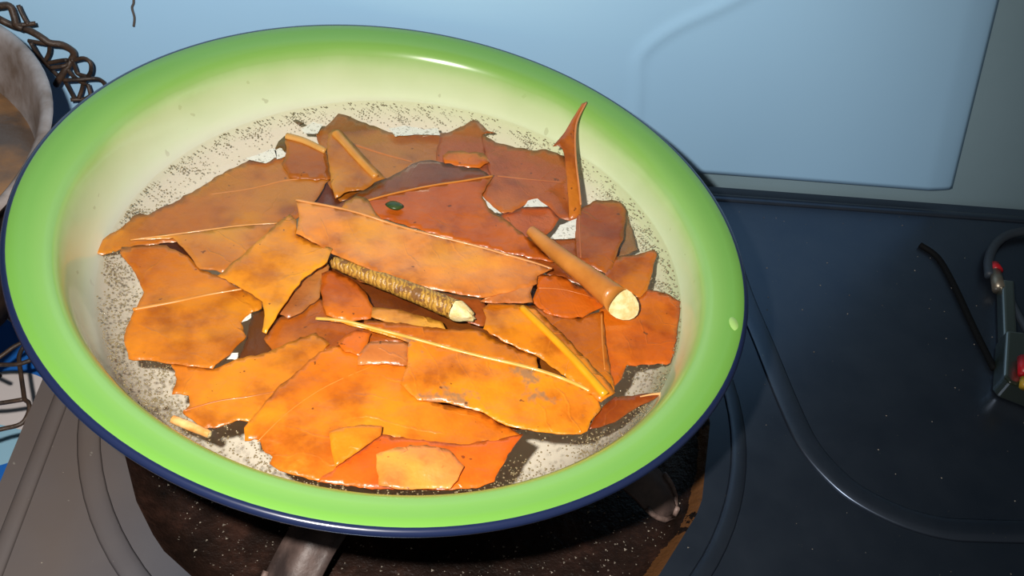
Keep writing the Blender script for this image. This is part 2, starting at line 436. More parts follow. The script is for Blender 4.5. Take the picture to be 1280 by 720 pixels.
# ------------------------------------------------------------------ basin
basin = empty('enamel_basin', (0, 0, -.088)); tag(basin, 'round green enamel basin with navy rim, full of water and leaves', 'basin')
TILT = (-.0014, .0531, 0)
inner = [(.1702, .0006), (.1690, .0012), (.1650, .0000), (.1600, -.0016), (.1562, -.0030), (.1535, -.0050), (.1512, -.0090), (.1492, -.016), (.1472, -.026), (.1448, -.036), (.1405, -.050), (.134, -.064), (.125, -.0755), (.113, -.083), (.100, -.086), (.05, -.0865), (0, -.0865)]
outer_ = [(r + (.0014 if r > .1 else 0), z - (.0016 if r < .152 else .0022)) for r, z in inner[1:]]
def basin_part(name, vf, m):
    o = link(name, vf[0], vf[1], m, basin); o.location = (0, 0, .088); o.rotation_euler = TILT
    return o
basin_part('inner_bowl', lathe(inner, 160), M_enam)
basin_part('outer_shell', lathe(outer_, 160), M_navy)
rp = [(.1704 * math.cos(t_ * math.pi / 90), .1704 * math.sin(t_ * math.pi / 90), -.0012) for t_ in range(180)]
basin_part('rolled_rim', tube(rp, .0021, 10, closed=True), M_navy)
# chipped spot of pale enamel on the flare
q = P(921, 404, -.007)
vs, fs = lathe([(.0, .0006), (.0018, .0005), (.0030, .0)], 14)
bt = Matrix.Rotation(TILT[1], 4, 'Y')
o = link('enamel_chip', [(p[0] * .8, p[1] * 1.5, p[2]) for p in vs], fs, mat('pale_enamel_chip', (158, 198, 112), .3), basin)
o.location = (q.x - .001, q.y, .088 - .0531 * q.x + .0008 - .0002)
o.rotation_euler = TILT

# ------------------------------------------------------------------ water
ZW = -.034
wc = Vector((.0015, -.0016, ZW))
vs, fs = lathe([(0, 0), (.05, 0), (.1, 0), (.138, 0), (.1425, .0002), (.1446, .0010)], 128)
wt = link('water', [Vector(p) + wc for p in vs], [tuple(reversed(f)) for f in fs], M_water, origin=wc)
tag(wt, 'clear faintly yellow water filling the green basin', 'water', kind='stuff')

# ------------------------------------------------------------------ leaves
def inside(p, poly):
    x, y = p; r = False; j = len(poly) - 1
    for i in range(len(poly)):
        xi, yi = poly[i]; xj, yj = poly[j]
        if (yi > y) != (yj > y) and x < (xj - xi) * (y - yi) / (yj - yi) + xi: r = not r
        j = i
    return r
def segdist(p, a, b):
    ab = (b[0] - a[0], b[1] - a[1]); ap = (p[0] - a[0], p[1] - a[1])
    t_ = max(0, min(1, (ap[0] * ab[0] + ap[1] * ab[1]) / (ab[0] ** 2 + ab[1] ** 2 + 1e-9)))
    return math.hypot(ap[0] - ab[0] * t_, ap[1] - ab[1] * t_)
ALLPOLY = []
def ragged(poly, seed, amp):
    out = []
    for i in range(len(poly)):
        a = poly[i]; b = poly[(i + 1) % len(poly)]
        L = math.hypot(b[0] - a[0], b[1] - a[1]); n = max(1, int(L / 5))
        nx, ny = -(b[1] - a[1]) / (L + 1e-6), (b[0] - a[0]) / (L + 1e-6)
        for k in range(n):
            t_ = k / n; x = a[0] + (b[0] - a[0]) * t_; y = a[1] + (b[1] - a[1]) * t_
            d = amp * (noise.noise(Vector((x * .11, y * .11, seed))) * 1.6 + noise.noise(Vector((x * .3, y * .3, seed + 9))) * .9)
            if k == 0: d *= .3
            out.append((x + nx * d, y + ny * d))
    return out
LEAF_GROUP = 'dead leaves soaking in the basin'
def leaf(label, poly, col, h, rib=None, ribw=(1.6, .8), ribcol=(226, 162, 78), amp=1.3, hf=None, wave=.0009, arch=0.0, sub=None):
    """outline in photo pixels, put on the water at height h (mm) above it; hf(x, y) adds mm"""
    seed = len(ALLPOLY) * 3.7 + 1
    ALLPOLY.append(poly)
    pr = ragged(poly, seed, amp)
    def hz(x, y):
        q = P(x, y, ZW)
        s = noise.noise(Vector((q.x * 38, q.y * 38, seed))) + .5 * noise.noise(Vector((q.x * 90, q.y * 90, seed + 5)))
        z = h * .001 + s * wave * (1.5 if h > .9 else 1.0)
        if hf: z += hf(x, y) * .001
        if rib and arch:
            d = min(segdist((x, y), rib[i], rib[i + 1]) for i in range(len(rib) - 1))
            z += arch * .001 * math.exp(-(d / 16) ** 2)
        return ZW + z
    xs = [p[0] for p in pr]; ys = [p[1] for p in pr]
    pts = [Vector(p) for p in pr]; n0 = len(pts)
    st = 6.5
    y = min(ys); row = 0
    while y < max(ys):
        x = min(xs) + (st / 2 if row % 2 else 0)
        while x < max(xs):
            if inside((x, y), pr) and min(segdist((x, y), pr[i], pr[(i + 1) % n0]) for i in range(n0)) > 2.6: pts.append(Vector((x, y)))
            x += st
        y += st * .85; row += 1
    V, E_, F_, *_ = delaunay_2d_cdt(pts, [(i, (i + 1) % n0) for i in range(n0)], [], 1, 1e-4)
    fs = []
    for f in F_:
        c = sum((V[i] for i in f), Vector((0, 0))) / len(f)
        if inside((c.x, c.y), pr): fs.append(tuple(reversed(f)))
    vs = [P(p.x, p.y, hz(p.x, p.y)) for p in V]
    org = sum(vs, Vector((0, 0, 0))) / len(vs)
    o = link('leaf', vs, fs, M_leaf, origin=org)
    # uv: along / across the midrib in metres
    if rib: a, b = P(*rib[0], ZW), P(*rib[-1], ZW)
    else:
        k = max(((i, j) for i in range(0, n0, 2) for j in range(0, i, 2)), key=lambda ij: (Vector(pr[ij[0]]) - Vector(pr[ij[1]])).length)
        a, b = P(*pr[k[0]], ZW), P(*pr[k[1]], ZW)
    ax = (b - a); ax.z = 0; ax.normalize(); ay = Vector((-ax.y, ax.x, 0))
    ul = o.data.uv_layers.new(name='UVMap')
    for lp in o.data.loops:
        d = vs[lp.vertex_index] - a; ul.data[lp.index].uv = (d.dot(ax), d.dot(ay))
    lc = lin(col); o.color = (lc[0] * .98, lc[1] * .96, lc[2] * (.62 if col[2] < 58 else .85), 1)
    m = o.modifiers.new('thickness', 'SOLIDIFY'); m.thickness = .0005; m.offset = 0
    tag(o, label, 'leaf', LEAF_GROUP)
    if 'mould' in label: o['mould'] = 1.0
    if rib:
        sp = spline([Vector((q[0], q[1], 0)) for q in rib], 7); n = len(sp); pp = []; rd = []
        for i, q in enumerate(sp):
            wpx = ribw[0] + (ribw[1] - ribw[0]) * i / (n - 1)
            p3 = P(q.x, q.y, hz(q.x, q.y)); r = wpx * (p3 - C).length / FPX
            pp.append(P(q.x, q.y, hz(q.x, q.y) + r * .25)); rd.append(r)
        a, b = tube(pp, rd, 8, flat=.8)
        rb = link('midrib', a, b, M_rib, o, origin=org); rb.color = (*lin(ribcol), 1)
    return o

# ---- sunken layer
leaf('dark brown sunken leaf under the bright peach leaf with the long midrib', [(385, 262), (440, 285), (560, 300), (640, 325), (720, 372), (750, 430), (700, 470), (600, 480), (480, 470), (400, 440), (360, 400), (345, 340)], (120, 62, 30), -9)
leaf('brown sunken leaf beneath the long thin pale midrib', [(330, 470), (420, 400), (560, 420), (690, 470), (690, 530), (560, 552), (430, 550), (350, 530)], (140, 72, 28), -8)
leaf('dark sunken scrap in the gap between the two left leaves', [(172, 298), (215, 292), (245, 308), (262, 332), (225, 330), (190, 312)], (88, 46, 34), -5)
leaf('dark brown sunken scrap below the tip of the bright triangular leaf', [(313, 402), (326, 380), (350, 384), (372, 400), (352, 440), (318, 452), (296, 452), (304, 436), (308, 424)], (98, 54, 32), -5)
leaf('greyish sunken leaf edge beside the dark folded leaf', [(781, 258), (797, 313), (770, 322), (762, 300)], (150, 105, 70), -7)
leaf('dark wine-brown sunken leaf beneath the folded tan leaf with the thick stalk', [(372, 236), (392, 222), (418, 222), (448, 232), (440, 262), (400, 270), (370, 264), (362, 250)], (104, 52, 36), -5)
# ---- back
leaf('brown leaf with ragged far edge and short pale midrib near the basin back', [(395, 164), (410, 156), (423, 142), (437, 146), (462, 157), (492, 166), (517, 165), (527, 160), (539, 164), (557, 166), (572, 172), (566, 205), (540, 232), (480, 246), (425, 252), (405, 222)], (178, 104, 40), -3, rib=[(444, 181), (478, 192), (515, 202)], ribw=(2.0, 1.2), ribcol=(206, 128, 62), wave=.0007)
leaf('reddish leaf with pointed torn corner rising toward the basin back', [(550, 168), (565, 164), (580, 157), (592, 150), (602, 156), (608, 163), (619, 166), (604, 168), (610, 200), (618, 222), (585, 232), (552, 226), (545, 196)], (182, 92, 34), -1.8, wave=.0006)
leaf('small orange scrap lying on the reddish torn leaf', [(553, 195), (560, 189), (580, 189), (604, 192), (612, 203), (600, 210), (575, 208), (556, 204)], (206, 106, 32), .3)
leaf('flat orange brown leaf with three pale holes beside the upright pointed leaf', [(603, 168), (620, 178), (650, 185), (662, 188), (682, 187), (706, 195), (716, 230), (722, 262), (722, 275), (712, 276), (700, 272), (686, 258), (668, 250), (654, 257), (640, 266), (625, 265), (612, 256), (602, 244), (606, 232), (614, 218), (606, 195)], (188, 98, 42), -1.2, rib=[(622, 220), (660, 224), (706, 228)], ribw=(1.5, 1.0), ribcol=(200, 118, 62), wave=.0006)
def hs(x, y): return max(0, (272 - y)) * .20
leaf('upright pointed leaf with a dark pinhole standing out of the water', [(734, 127), (727, 138), (722, 150), (719, 162), (720, 184), (722, 220), (727, 252), (726, 272), (712, 274), (709, 228), (706, 196), (703, 186), (698, 182), (691, 183), (702, 170), (709, 160), (714, 151), (719, 143), (727, 130)], (186, 100, 42), -.5, rib=[(733, 128), (722, 150), (719, 170), (720, 200), (724, 235), (726, 256)], ribw=(1.2, 1.3), ribcol=(224, 150, 96), amp=.5, hf=hs, wave=.0003)
leaf('dark wine-brown curled leaf behind the orange leaf with the green spot', [(429, 252), (450, 240), (482, 224), (505, 212), (521, 203), (538, 200), (560, 205), (598, 211), (612, 220), (575, 228), (535, 234), (490, 243), (455, 252), (432, 262), (416, 262)], (132, 70, 44), -.8, wave=.0008)
leaf('folded tan leaf with a thick pale stalk standing near the basin back', [(410, 169), (416, 162), (424, 162), (440, 178), (456, 196), (482, 223), (468, 228), (454, 238), (436, 239), (419, 248), (415, 234), (412, 214), (409, 190)], (196, 126, 56), 1.5, rib=[(419, 166), (432, 180), (448, 198), (470, 221)], ribw=(5.6, 4.6), ribcol=(226, 158, 72), amp=.8, wave=.0006, hf=lambda x, y: (248 - y) * .05)
leaf('brown leaf hanging below the short stalk with a whitish cut end', [(357, 172), (372, 172), (406, 187), (410, 200), (414, 224), (396, 226), (362, 222), (352, 205), (358, 190)], (172, 98, 38), .2, rib=[(358, 170), (380, 176), (407, 189)], ribw=(4.6, 4.2), ribcol=(226, 170, 92), wave=.0006, hf=lambda x, y: max(0, 215 - y) * .05)
leaf('tiny dark leaf scrap touching the whitish stalk end', [(343, 188), (348, 177), (356, 170), (361, 180), (359, 192), (350, 184)], (98, 66, 48), .3, amp=.8)
leaf('tiny grey brown leaf scrap floating free near the basin back', [(366, 151), (371, 150), (380, 154), (373, 156)], (112, 90, 64), .4, amp=.4)
leaf('dark folded leaf standing in the water beside the upright pointed leaf', [(722, 262), (732, 257), (746, 250), (764, 250), (777, 254), (783, 264), (780, 294), (772, 316), (760, 345), (738, 333), (722, 325), (719, 292)], (166, 84, 36), .3, wave=.0012, rib=[(724, 268), (725, 295), (726, 322)], ribw=(1.3, 1.1), ribcol=(186, 102, 54))
leaf('small orange leaf below the pale holes of the flat leaf', [(628, 268), (653, 259), (684, 258), (700, 272), (690, 288), (676, 302), (640, 306), (612, 288)], (206, 104, 34), -2.6)
leaf('red brown leaf under the smooth cut stick', [(608, 286), (645, 296), (690, 298), (722, 296), (724, 330), (758, 350), (730, 358), (690, 345), (650, 322), (610, 306)], (160, 80, 36), -1.6)
# ---- left
leaf('long leaf reaching furthest left with its tip against the basin wall', [(105, 317), (130, 299), (152, 285), (166, 271), (175, 267), (185, 269), (220, 252), (250, 235), (287, 212), (312, 200), (332, 203), (342, 197), (362, 191), (396, 198), (414, 222), (402, 240), (385, 268), (345, 285), (262, 300), (200, 304), (150, 312), (128, 319)], (188, 112, 40), -.6, rib=[(413, 222), (360, 225), (312, 236), (262, 243)], ribw=(1.6, .9), ribcol=(212, 138, 66), wave=.0008, hf=lambda x, y: (max(0, 160 - x) * .03 - max(0, 250 - y) * .02))
leaf('tan leaf flap with a straight pale fold above the leftmost broad leaf', [(162, 300), (225, 292), (300, 282), (348, 278), (332, 302), (304, 322), (281, 340), (250, 336), (242, 326), (232, 314), (216, 297), (196, 299)], (196, 124, 58), 1.4, rib=[(163, 300), (225, 292), (300, 282), (347, 279)], ribw=(1.0, 1.2), ribcol=(226, 158, 82), wave=.0006)
leaf('leftmost broad orange leaf with bitten right edge and raised midrib', [(152, 309), (190, 306), (208, 307), (235, 320), (250, 337), (276, 346), (300, 360), (318, 370), (328, 377), (327, 386), (312, 392), (301, 404), (308, 421), (290, 440), (266, 461), (240, 458), (214, 455), (190, 451), (161, 449), (155, 421), (167, 390), (180, 366), (166, 338), (150, 316)], (202, 118, 38), .8, rib=[(166, 387), (220, 377), (262, 368), (304, 361)], ribw=(2.4, 1.4), ribcol=(222, 146, 62), arch=.8, wave=.0009)
leaf('bright yellow orange triangular leaf pointing down between the two left leaves', [(272, 345), (281, 338), (310, 312), (347, 279), (362, 268), (371, 276), (370, 294), (395, 305), (416, 311), (409, 327), (376, 351), (350, 388), (333, 417), (328, 415), (331, 395), (328, 377), (316, 368), (296, 357)], (224, 142, 48), 5.5, amp=.9, wave=.0012, hf=lambda x, y: max(0, x - 330) * .03)
leaf('grey tan leaf tucked under the bright triangular leaf', [(378, 348), (409, 328), (412, 334), (402, 355), (400, 372), (376, 391), (360, 398), (344, 391)], (176, 110, 60), 1.2)
# ---- centre
leaf('orange leaf edged by a fine raised midrib, with the green spot', [(458, 251), (492, 241), (523, 235), (559, 228), (600, 222), (618, 219), (608, 232), (602, 243), (611, 261), (640, 281), (664, 302), (692, 328), (640, 318), (560, 298), (500, 280), (462, 268)], (196, 98, 30), 1.0, rib=[(458, 251), (492, 242), (540, 232), (580, 226), (616, 220)], ribw=(1.5, 1.5), ribcol=(222, 140, 56), wave=.0009)
leaf('small tan leaf corner between the green spot and the peach leaf', [(427, 260), (432, 252), (444, 245), (457, 248), (466, 260), (478, 276), (450, 272)], (196, 122, 62), 1.8)
leaf('large bright peach leaf with a long pale midrib along its far edge', [(370, 250), (378, 251), (440, 263), (510, 285), (590, 305), (660, 325), (691, 337), (672, 345), (671, 355), (640, 364), (604, 372), (570, 367), (540, 362), (510, 355), (475, 342), (417, 318), (395, 304), (370, 292), (374, 272)], (226, 140, 66), 7.0, rib=[(370, 250), (440, 264), (510, 286), (590, 306), (660, 326), (690, 336)], ribw=(1.9, 1.6), ribcol=(232, 162, 96), amp=.8, wave=.0013, hf=lambda x, y: 1.2 * math.sin((x - 370) / 60) * .6 - max(0, x - 640) * .05)
leaf('small tan leaf below the right end of the peach leaf', [(600, 377), (611, 369), (642, 358), (668, 354), (663, 366), (666, 378), (642, 379), (614, 379)], (210, 128, 68), 5.2, rib=[(606, 374), (640, 360), (668, 356)], ribw=(1.0, .8), ribcol=(232, 164, 100), amp=.8)
leaf('red orange curled leaf under the cut end of the smooth stick', [(672, 342), (702, 346), (740, 368), (757, 381), (738, 391), (728, 397), (706, 397), (682, 391), (664, 377), (672, 360)], (194, 88, 28), 2.4, rib=[(673, 360), (704, 362), (738, 371)], ribw=(1.1, .8), ribcol=(222, 128, 62), wave=.0014)
leaf('orange leaf with a peaked far corner right of the smooth stick', [(769, 321), (794, 319), (806, 316), (818, 312), (821, 319), (814, 345), (809, 363), (800, 372), (780, 366), (754, 348)], (194, 104, 42), .8, wave=.0012)
leaf('flat orange leaf furthest right, beside bubbles at the basin wall', [(750, 386), (798, 373), (809, 361), (832, 367), (851, 377), (846, 420), (838, 454), (812, 456), (783, 457), (777, 474), (764, 487), (750, 450), (744, 410)], (206, 102, 30), -.3, wave=.0008)
leaf('orange brown leaf with an upright midrib below the smooth stick', [(668, 384), (700, 396), (728, 398), (754, 389), (757, 430), (768, 488), (745, 478), (700, 430)], (192, 104, 28), 1.6, rib=[(752, 392), (753, 425), (756, 462)], ribw=(1.6, 1.0), ribcol=(214, 132, 52), wave=.0009)
leaf('dark red brown leaf strip along the far side of the rough twig', [(415, 321), (475, 344), (540, 364), (604, 374), (614, 396), (604, 408), (586, 404), (560, 384), (450, 352)], (156, 78, 38), .2)
leaf('golden leaf with a very thick yellow midrib beside the upright midrib leaf', [(603, 386), (612, 378), (651, 381), (670, 386), (705, 420), (762, 480), (769, 491), (751, 503), (722, 482), (669, 444), (648, 436), (626, 425), (604, 411), (608, 397)], (220, 128, 30), 3.0, rib=[(652, 384), (685, 416), (720, 452), (757, 494)], ribw=(4.6, 6.0), ribcol=(240, 172, 28), arch=1.5, wave=.0009, hf=lambda x, y: max(0, 620 - x) * .06)
leaf('orange leaf left of the rough twig', [(402, 342), (412, 338), (436, 347), (453, 362), (467, 385), (464, 398), (436, 402), (408, 394), (401, 366)], (206, 108, 36), 1.3)
leaf('pale tan narrow leaf under the near side of the rough twig', [(466, 384), (500, 387), (526, 395), (552, 402), (557, 412), (536, 416), (490, 406), (464, 396)], (212, 142, 66), 1.6, amp=.8)
leaf('brown leaf around the split end of the long thin midrib', [(348, 398), (372, 392), (400, 373), (418, 396), (462, 408), (514, 426), (445, 432), (396, 442), (346, 444), (330, 424)], (182, 98, 36), -.4)
leaf('orange leaf strip along the far side of the long thin midrib', [(455, 400), (520, 407), (560, 412), (600, 414), (640, 434), (671, 446), (672, 463), (587, 443), (513, 423), (455, 408)], (202, 110, 34), 2.0)
# ---- near
leaf('orange leaf with a straight fine midrib beside the small pale stalk', [(213, 455), (240, 458), (266, 462), (298, 448), (335, 441), (361, 428), (395, 416), (412, 430), (388, 458), (345, 491), (313, 528), (300, 525), (285, 530), (256, 537), (228, 516), (237, 507), (236, 494), (215, 493), (221, 474)], (212, 124, 42), .3, rib=[(229, 514), (270, 502), (310, 496), (347, 489)], ribw=(1.3, .8), ribcol=(196, 112, 44), wave=.0009)
leaf('small red orange leaf overlapped by the tan squarish flap', [(421, 428), (436, 417), (447, 412), (464, 417), (458, 432), (450, 446), (432, 440)], (210, 104, 30), 2.2)
leaf('big orange leaf with toothed edge nearest the front of the basin', [(399, 440), (425, 432), (447, 440), (480, 448), (508, 458), (515, 490), (560, 508), (600, 515), (640, 538), (652, 545), (610, 557), (540, 558), (480, 547), (445, 575), (410, 602), (386, 599), (355, 590), (337, 580), (341, 571), (328, 562), (324, 550), (306, 551), (305, 535), (343, 489)], (224, 126, 36), 1.2, rib=[(322, 552), (362, 514), (410, 482), (470, 456)], ribw=(.9, .7), ribcol=(228, 146, 56), wave=.0013)
leaf('tan squarish leaf flap beneath the long thin midrib', [(448, 443), (456, 433), (464, 427), (488, 427), (511, 429), (509, 457), (478, 455), (447, 456)], (206, 124, 64), 3.0, amp=.8)
leaf('large orange leaf hanging from the long thin pale midrib, with grey mould', [(396, 397), (409, 396), (460, 408), (513, 422), (587, 442), (667, 461), (720, 480), (746, 494), (751, 512), (738, 527), (734, 539), (726, 543), (701, 543), (673, 540), (633, 532), (600, 514), (562, 504), (522, 500), (500, 480), (509, 455), (511, 428), (460, 412), (410, 400)], (228, 130, 36), 4.0, rib=[(395, 398), (430, 401), (470, 411), (513, 422), (587, 442), (667, 461), (720, 480), (748, 496)], ribw=(2.2, 2.8), ribcol=(240, 184, 82), wave=.0014, amp=.9)
leaf('red brown leaf with a pale stalk tip poking toward the right basin wall', [(747, 515), (768, 496), (795, 494), (820, 491), (829, 492), (812, 502), (795, 510), (780, 520), (768, 528), (750, 534), (735, 537)], (158, 76, 30), 1.5, rib=[(829, 492), (815, 493), (800, 496)], ribw=(2.2, 1.0), ribcol=(236, 180, 120), amp=.8)
leaf('red orange leaf along the front water edge beneath the peach scrap', [(420, 584), (452, 562), (478, 543), (524, 550), (580, 556), (633, 547), (654, 543), (641, 560), (628, 582), (618, 602), (600, 609), (560, 612), (500, 613), (460, 611), (396, 602)], (212, 98, 30), 2.4, wave=.0014)
leaf('folded orange leaf flap with a dark slit above the peach scrap', [(411, 540), (432, 534), (453, 531), (478, 533), (476, 544), (442, 568), (419, 584), (414, 562)], (220, 124, 38), 4.4, amp=.8, hf=lambda x, y: (560 - y) * .04)
leaf('glossy pale peach leaf scrap at the front water edge', [(470, 568), (493, 560), (533, 556), (562, 563), (580, 583), (572, 600), (563, 611), (500, 612), (473, 607)], (232, 142, 72), 4.6, wave=.0018)

# ---- green fragment, twigs
vs, fs = lathe([(0, .0009), (.0025, .0008), (.0042, .0002), (.0030, -.0004), (0, -.0004)], 16)
q = P(493, 257, ZW + .0036)
gf = link('leaf_fragment', [(p[0] * 1.15 + .0004 * math.sin(p[1] * 900), p[1] * .85, p[2]) for p in vs], fs, noisy('dark_green_leaf', (38, 62, 30), (66, 84, 36), 300, .35)); gf.location = q
gf.rotation_euler = (0, 0, -.3)
tag(gf, 'tiny oval dark green leaf fragment on the orange leaf', 'leaf fragment')

def twig(label, pxs, hs_, wpx, m, endm, ends=(True, True), bumpy=0.0, jag=0.0, slant=0.0, ext=0.0):
    n0 = len(pxs)
    pts = [P(x, y, ZW + h_ * .001) for (x, y), h_ in zip(pxs, hs_)]
    sp = spline(pts, 9); n = len(sp); rad = []
    for i, p in enumerate(sp):
        s = i / (n - 1) * (n0 - 1); k = min(int(s), n0 - 2); wv_ = wpx[k] + (wpx[k + 1] - wpx[k]) * (s - k)
        rad.append(wv_ / 2 * (p - C).length / FPX * (1 + bumpy * noise.noise(Vector((i * .9, 3, 1)))))
    a, b = tube(sp, rad, 18)
    b = b[:-2]
    td = (sp[-1] - sp[-2]).normalized(); tcam = (C - sp[-1]).normalized(); tcam = (tcam - td * tcam.dot(td)).normalized()
    for k in range(18):
        i_ = (n - 1) * 18 + k; a[i_] = a[i_] - td * (slant * (a[i_] - sp[-1]).dot(tcam))
    o = link('twig', a, b, m, origin=sp[n // 2]); tag(o, label, 'twig', 'cut stalks among the leaves')
    for e, i, sgn in ((0, 0, -1), (1, n - 1, 1)):
        c = sp[i]; tdir = (sp[1] - sp[0]).normalized() if e == 0 else (sp[-1] - sp[-2]).normalized()
        ring = a[i * 18:(i + 1) * 18]; vs_ = []; fs_ = []
        nl = 5
        for q_ in range(nl):
            f_ = 1 - q_ / nl
            for k, v_ in enumerate(ring):
                d_ = (v_ - c) * f_
                j_ = jag * rad[i] * (noise.noise(Vector((math.cos(k / 18 * 6.283) * 1.7, math.sin(k / 18 * 6.283) * 1.7, q_ * .6 + e))) + .35) * (1 - .0 * f_)
                vs_.append(c + d_ + tdir * (sgn * (rad[i] * (.22 + (ext if e else 0)) * (1 - f_ * f_) + j_ * (.4 + .6 * (1 - f_)))))
        vs_.append(c + tdir * (sgn * rad[i] * (.24 + (ext if e else 0) + jag * .5)))
        for q_ in range(nl - 1):
            for k in range(18):
                l_ = (k + 1) % 18; fs_.append((q_ * 18 + k, q_ * 18 + l_, (q_ + 1) * 18 + l_, (q_ + 1) * 18 + k))
        for k in range(18): fs_.append(((nl - 1) * 18 + k, (nl - 1) * 18 + (k + 1) % 18, nl * 18))
        link('cut_end', vs_, fs_, endm if ends[e] else m, o, origin=sp[n // 2])
    return o
M_pith = noisy('pale_pith', (244, 228, 176), (222, 190, 120), 260, .5, .4, .4)
M_st1 = noisy('smooth_tan_stalk', (206, 134, 58), (184, 112, 44), 60, .32, .5, .1, coat=.2)
M_st2 = mat('rough_ringed_stalk', (170, 120, 50), .4, .5, coat=.3); g = N(M_st2); v = g.coord()
wv_ = g.n('ShaderNodeTexWave'); wv_.inputs['Scale'].default_value = 150; wv_.inputs['Distortion'].default_value = 7; wv_.inputs['Detail'].default_value = 3; wv_.inputs['Detail Scale'].default_value = 2
g.l(v, wv_.inputs['Vector']); f2 = g.noise(v, 120, 4)
c = g.ramp(wv_.outputs['Fac'], [(.1, lin((150, 106, 46))), (.6, lin((194, 146, 60)))])
c = g.mix(g.math('GREATER_THAN', f2, .6), c, lin((132, 90, 48))); g.l(c, g.b.inputs['Base Color']); g.bump(wv_.outputs['Fac'], .4, .001)
twig('rough ringed twig with a torn whitish end, lying among the leaves', [(418, 328), (460, 344), (520, 367), (571, 388)], [3.5, 4.5, 5.0, 5.5], [15, 20, 24, 27], M_st2, M_pith, (False, True), .08, .8, .5, 1.1)
twig('smooth tan stick widening to a round cream cut end', [(664, 289), (700, 320), (740, 350), (776, 379)], [2.5, 6.0, 8.0, 9.0], [14, 22, 28, 37], M_st1, M_pith, (True, True), .03, .10, 1.0)
twig('small pale stalk at the water edge by the front left leaf', [(216, 524), (238, 533), (262, 543)], [1.5, 1.5, 1.0], [10, 11, 9], noisy('pale_orange_stalk', (240, 196, 130), (214, 140, 66), 120, .3, .5, coat=.3), M_pith, (True, True), .1, .3)
pin = P(710, 172, ZW + .0215)

# ------------------------------------------------------------------ bubbles on the water
def bubbles():
    vs, fs = [], []; n = 0; tries = 0
    def proj(p):
        d = p - C; z = d.dot(FW); return (640 + FPX * d.dot(RT) / z, 360 - FPX * d.dot(UP) / z)
    while n < 3600 and tries < 60000:
        tries += 1
        a = random.uniform(0, 2 * math.pi)
        r = .1438 - abs(random.gauss(0, .012))
        if r < .06: continue
        p = wc + Vector((r * math.cos(a), r * math.sin(a), .0001))
        px = proj(p)
        # strings of bubbles: denser left and near, thin at the back
        dens = .5 + .5 * noise.noise(Vector((p.x * 75, p.y * 75, 2)))
        wgt = dens * dens * (1.5 if px[0] < 240 else 1.0) * (1.25 if px[1] > 400 else .8 if px[1] > 250 else .45)
        if random.random() > wgt: continue
        if any(inside(px, q) for q in ALLPOLY): continue
        rb = random.uniform(.00022, .00052)
        b0 = len(vs); k = 6
        for lv, (cr_, cz) in enumerate(((1, 0), (.75, .6))):
            for i in range(k):
                t_ = 2 * math.pi * (i + lv * .5) / k; vs.append(p + Vector((rb * cr_ * math.cos(t_), rb * cr_ * math.sin(t_), rb * cz)))
        vs.append(p + Vector((0, 0, rb * .95)))
        for i in range(k):
            j = (i + 1) % k
            fs.append((b0 + i, b0 + j, b0 + k + i)); fs.append((b0 + j, b0 + k + j, b0 + k + i)); fs.append((b0 + k + i, b0 + k + j, b0 + 2 * k))
        n += 1
    o = link('bubbles', vs, fs, M_bub)
    tag(o, 'tiny bubbles scattered along the water edge inside the basin', 'bubbles', kind='stuff')
bubbles()

# pale foam film in the gaps between the leaves
M_foam = mat('pale_foam_film', (240, 234, 218), .35, .5); g = N(M_foam); v = g.coord()
dots = g.math('GREATER_THAN', g.noise(v, 700, 1), .63)
g.l(g.mix(g.math('MULTIPLY', dots, .6), lin((242, 236, 222)), lin((120, 108, 84))), g.b.inputs['Base Color']); g.bump(g.noise(v, 420, 3), .5, .001)
FOAM = [[(654, 259), (660, 251), (672, 248), (685, 258)], [(603, 245), (612, 254), (627, 267), (618, 266), (606, 256)], [(688, 298), (700, 281), (721, 273), (720, 297), (706, 299)],
        [(299, 405), (305, 396), (314, 390), (314, 397)], [(283, 449), (290, 441), (298, 441), (297, 450)], [(376, 161), (392, 152), (404, 155), (397, 167), (380, 167)],
        [(486, 160), (505, 157), (530, 162), (547, 160), (550, 169), (520, 168), (494, 171)], [(306, 198), (330, 190), (344, 185), (346, 196), (332, 204)], [(343, 188), (352, 185), (361, 194), (346, 199)]]
def foam():
    vs, fs = [], []
    for i, q in enumerate(FOAM):
        pr = ragged(q, i * 5.1, 1.0); b0 = len(vs)
        for lv, dz in enumerate((-.0010, .0004)):
            for x, y in pr: vs.append(P(x, y, ZW + dz))
        n = len(pr); cx_ = sum(p[0] for p in pr) / n; cy_ = sum(p[1] for p in pr) / n
        V, E_, F_, *_ = delaunay_2d_cdt([Vector(p) for p in pr], [(k, (k + 1) % n) for k in range(n)], [], 1, 1e-4)
        if len(V) != n: continue
        for f in F_: fs.append(tuple(b0 + n + k for k in reversed(f)))
        for k in range(n): fs.append((b0 + k, b0 + (k + 1) % n, b0 + n + (k + 1) % n, b0 + n + k))
    o = link('foam', vs, fs, M_foam, smooth=False); tag(o, 'pale speckled foam film on the water in gaps between leaves', 'foam', kind='stuff')
foam()

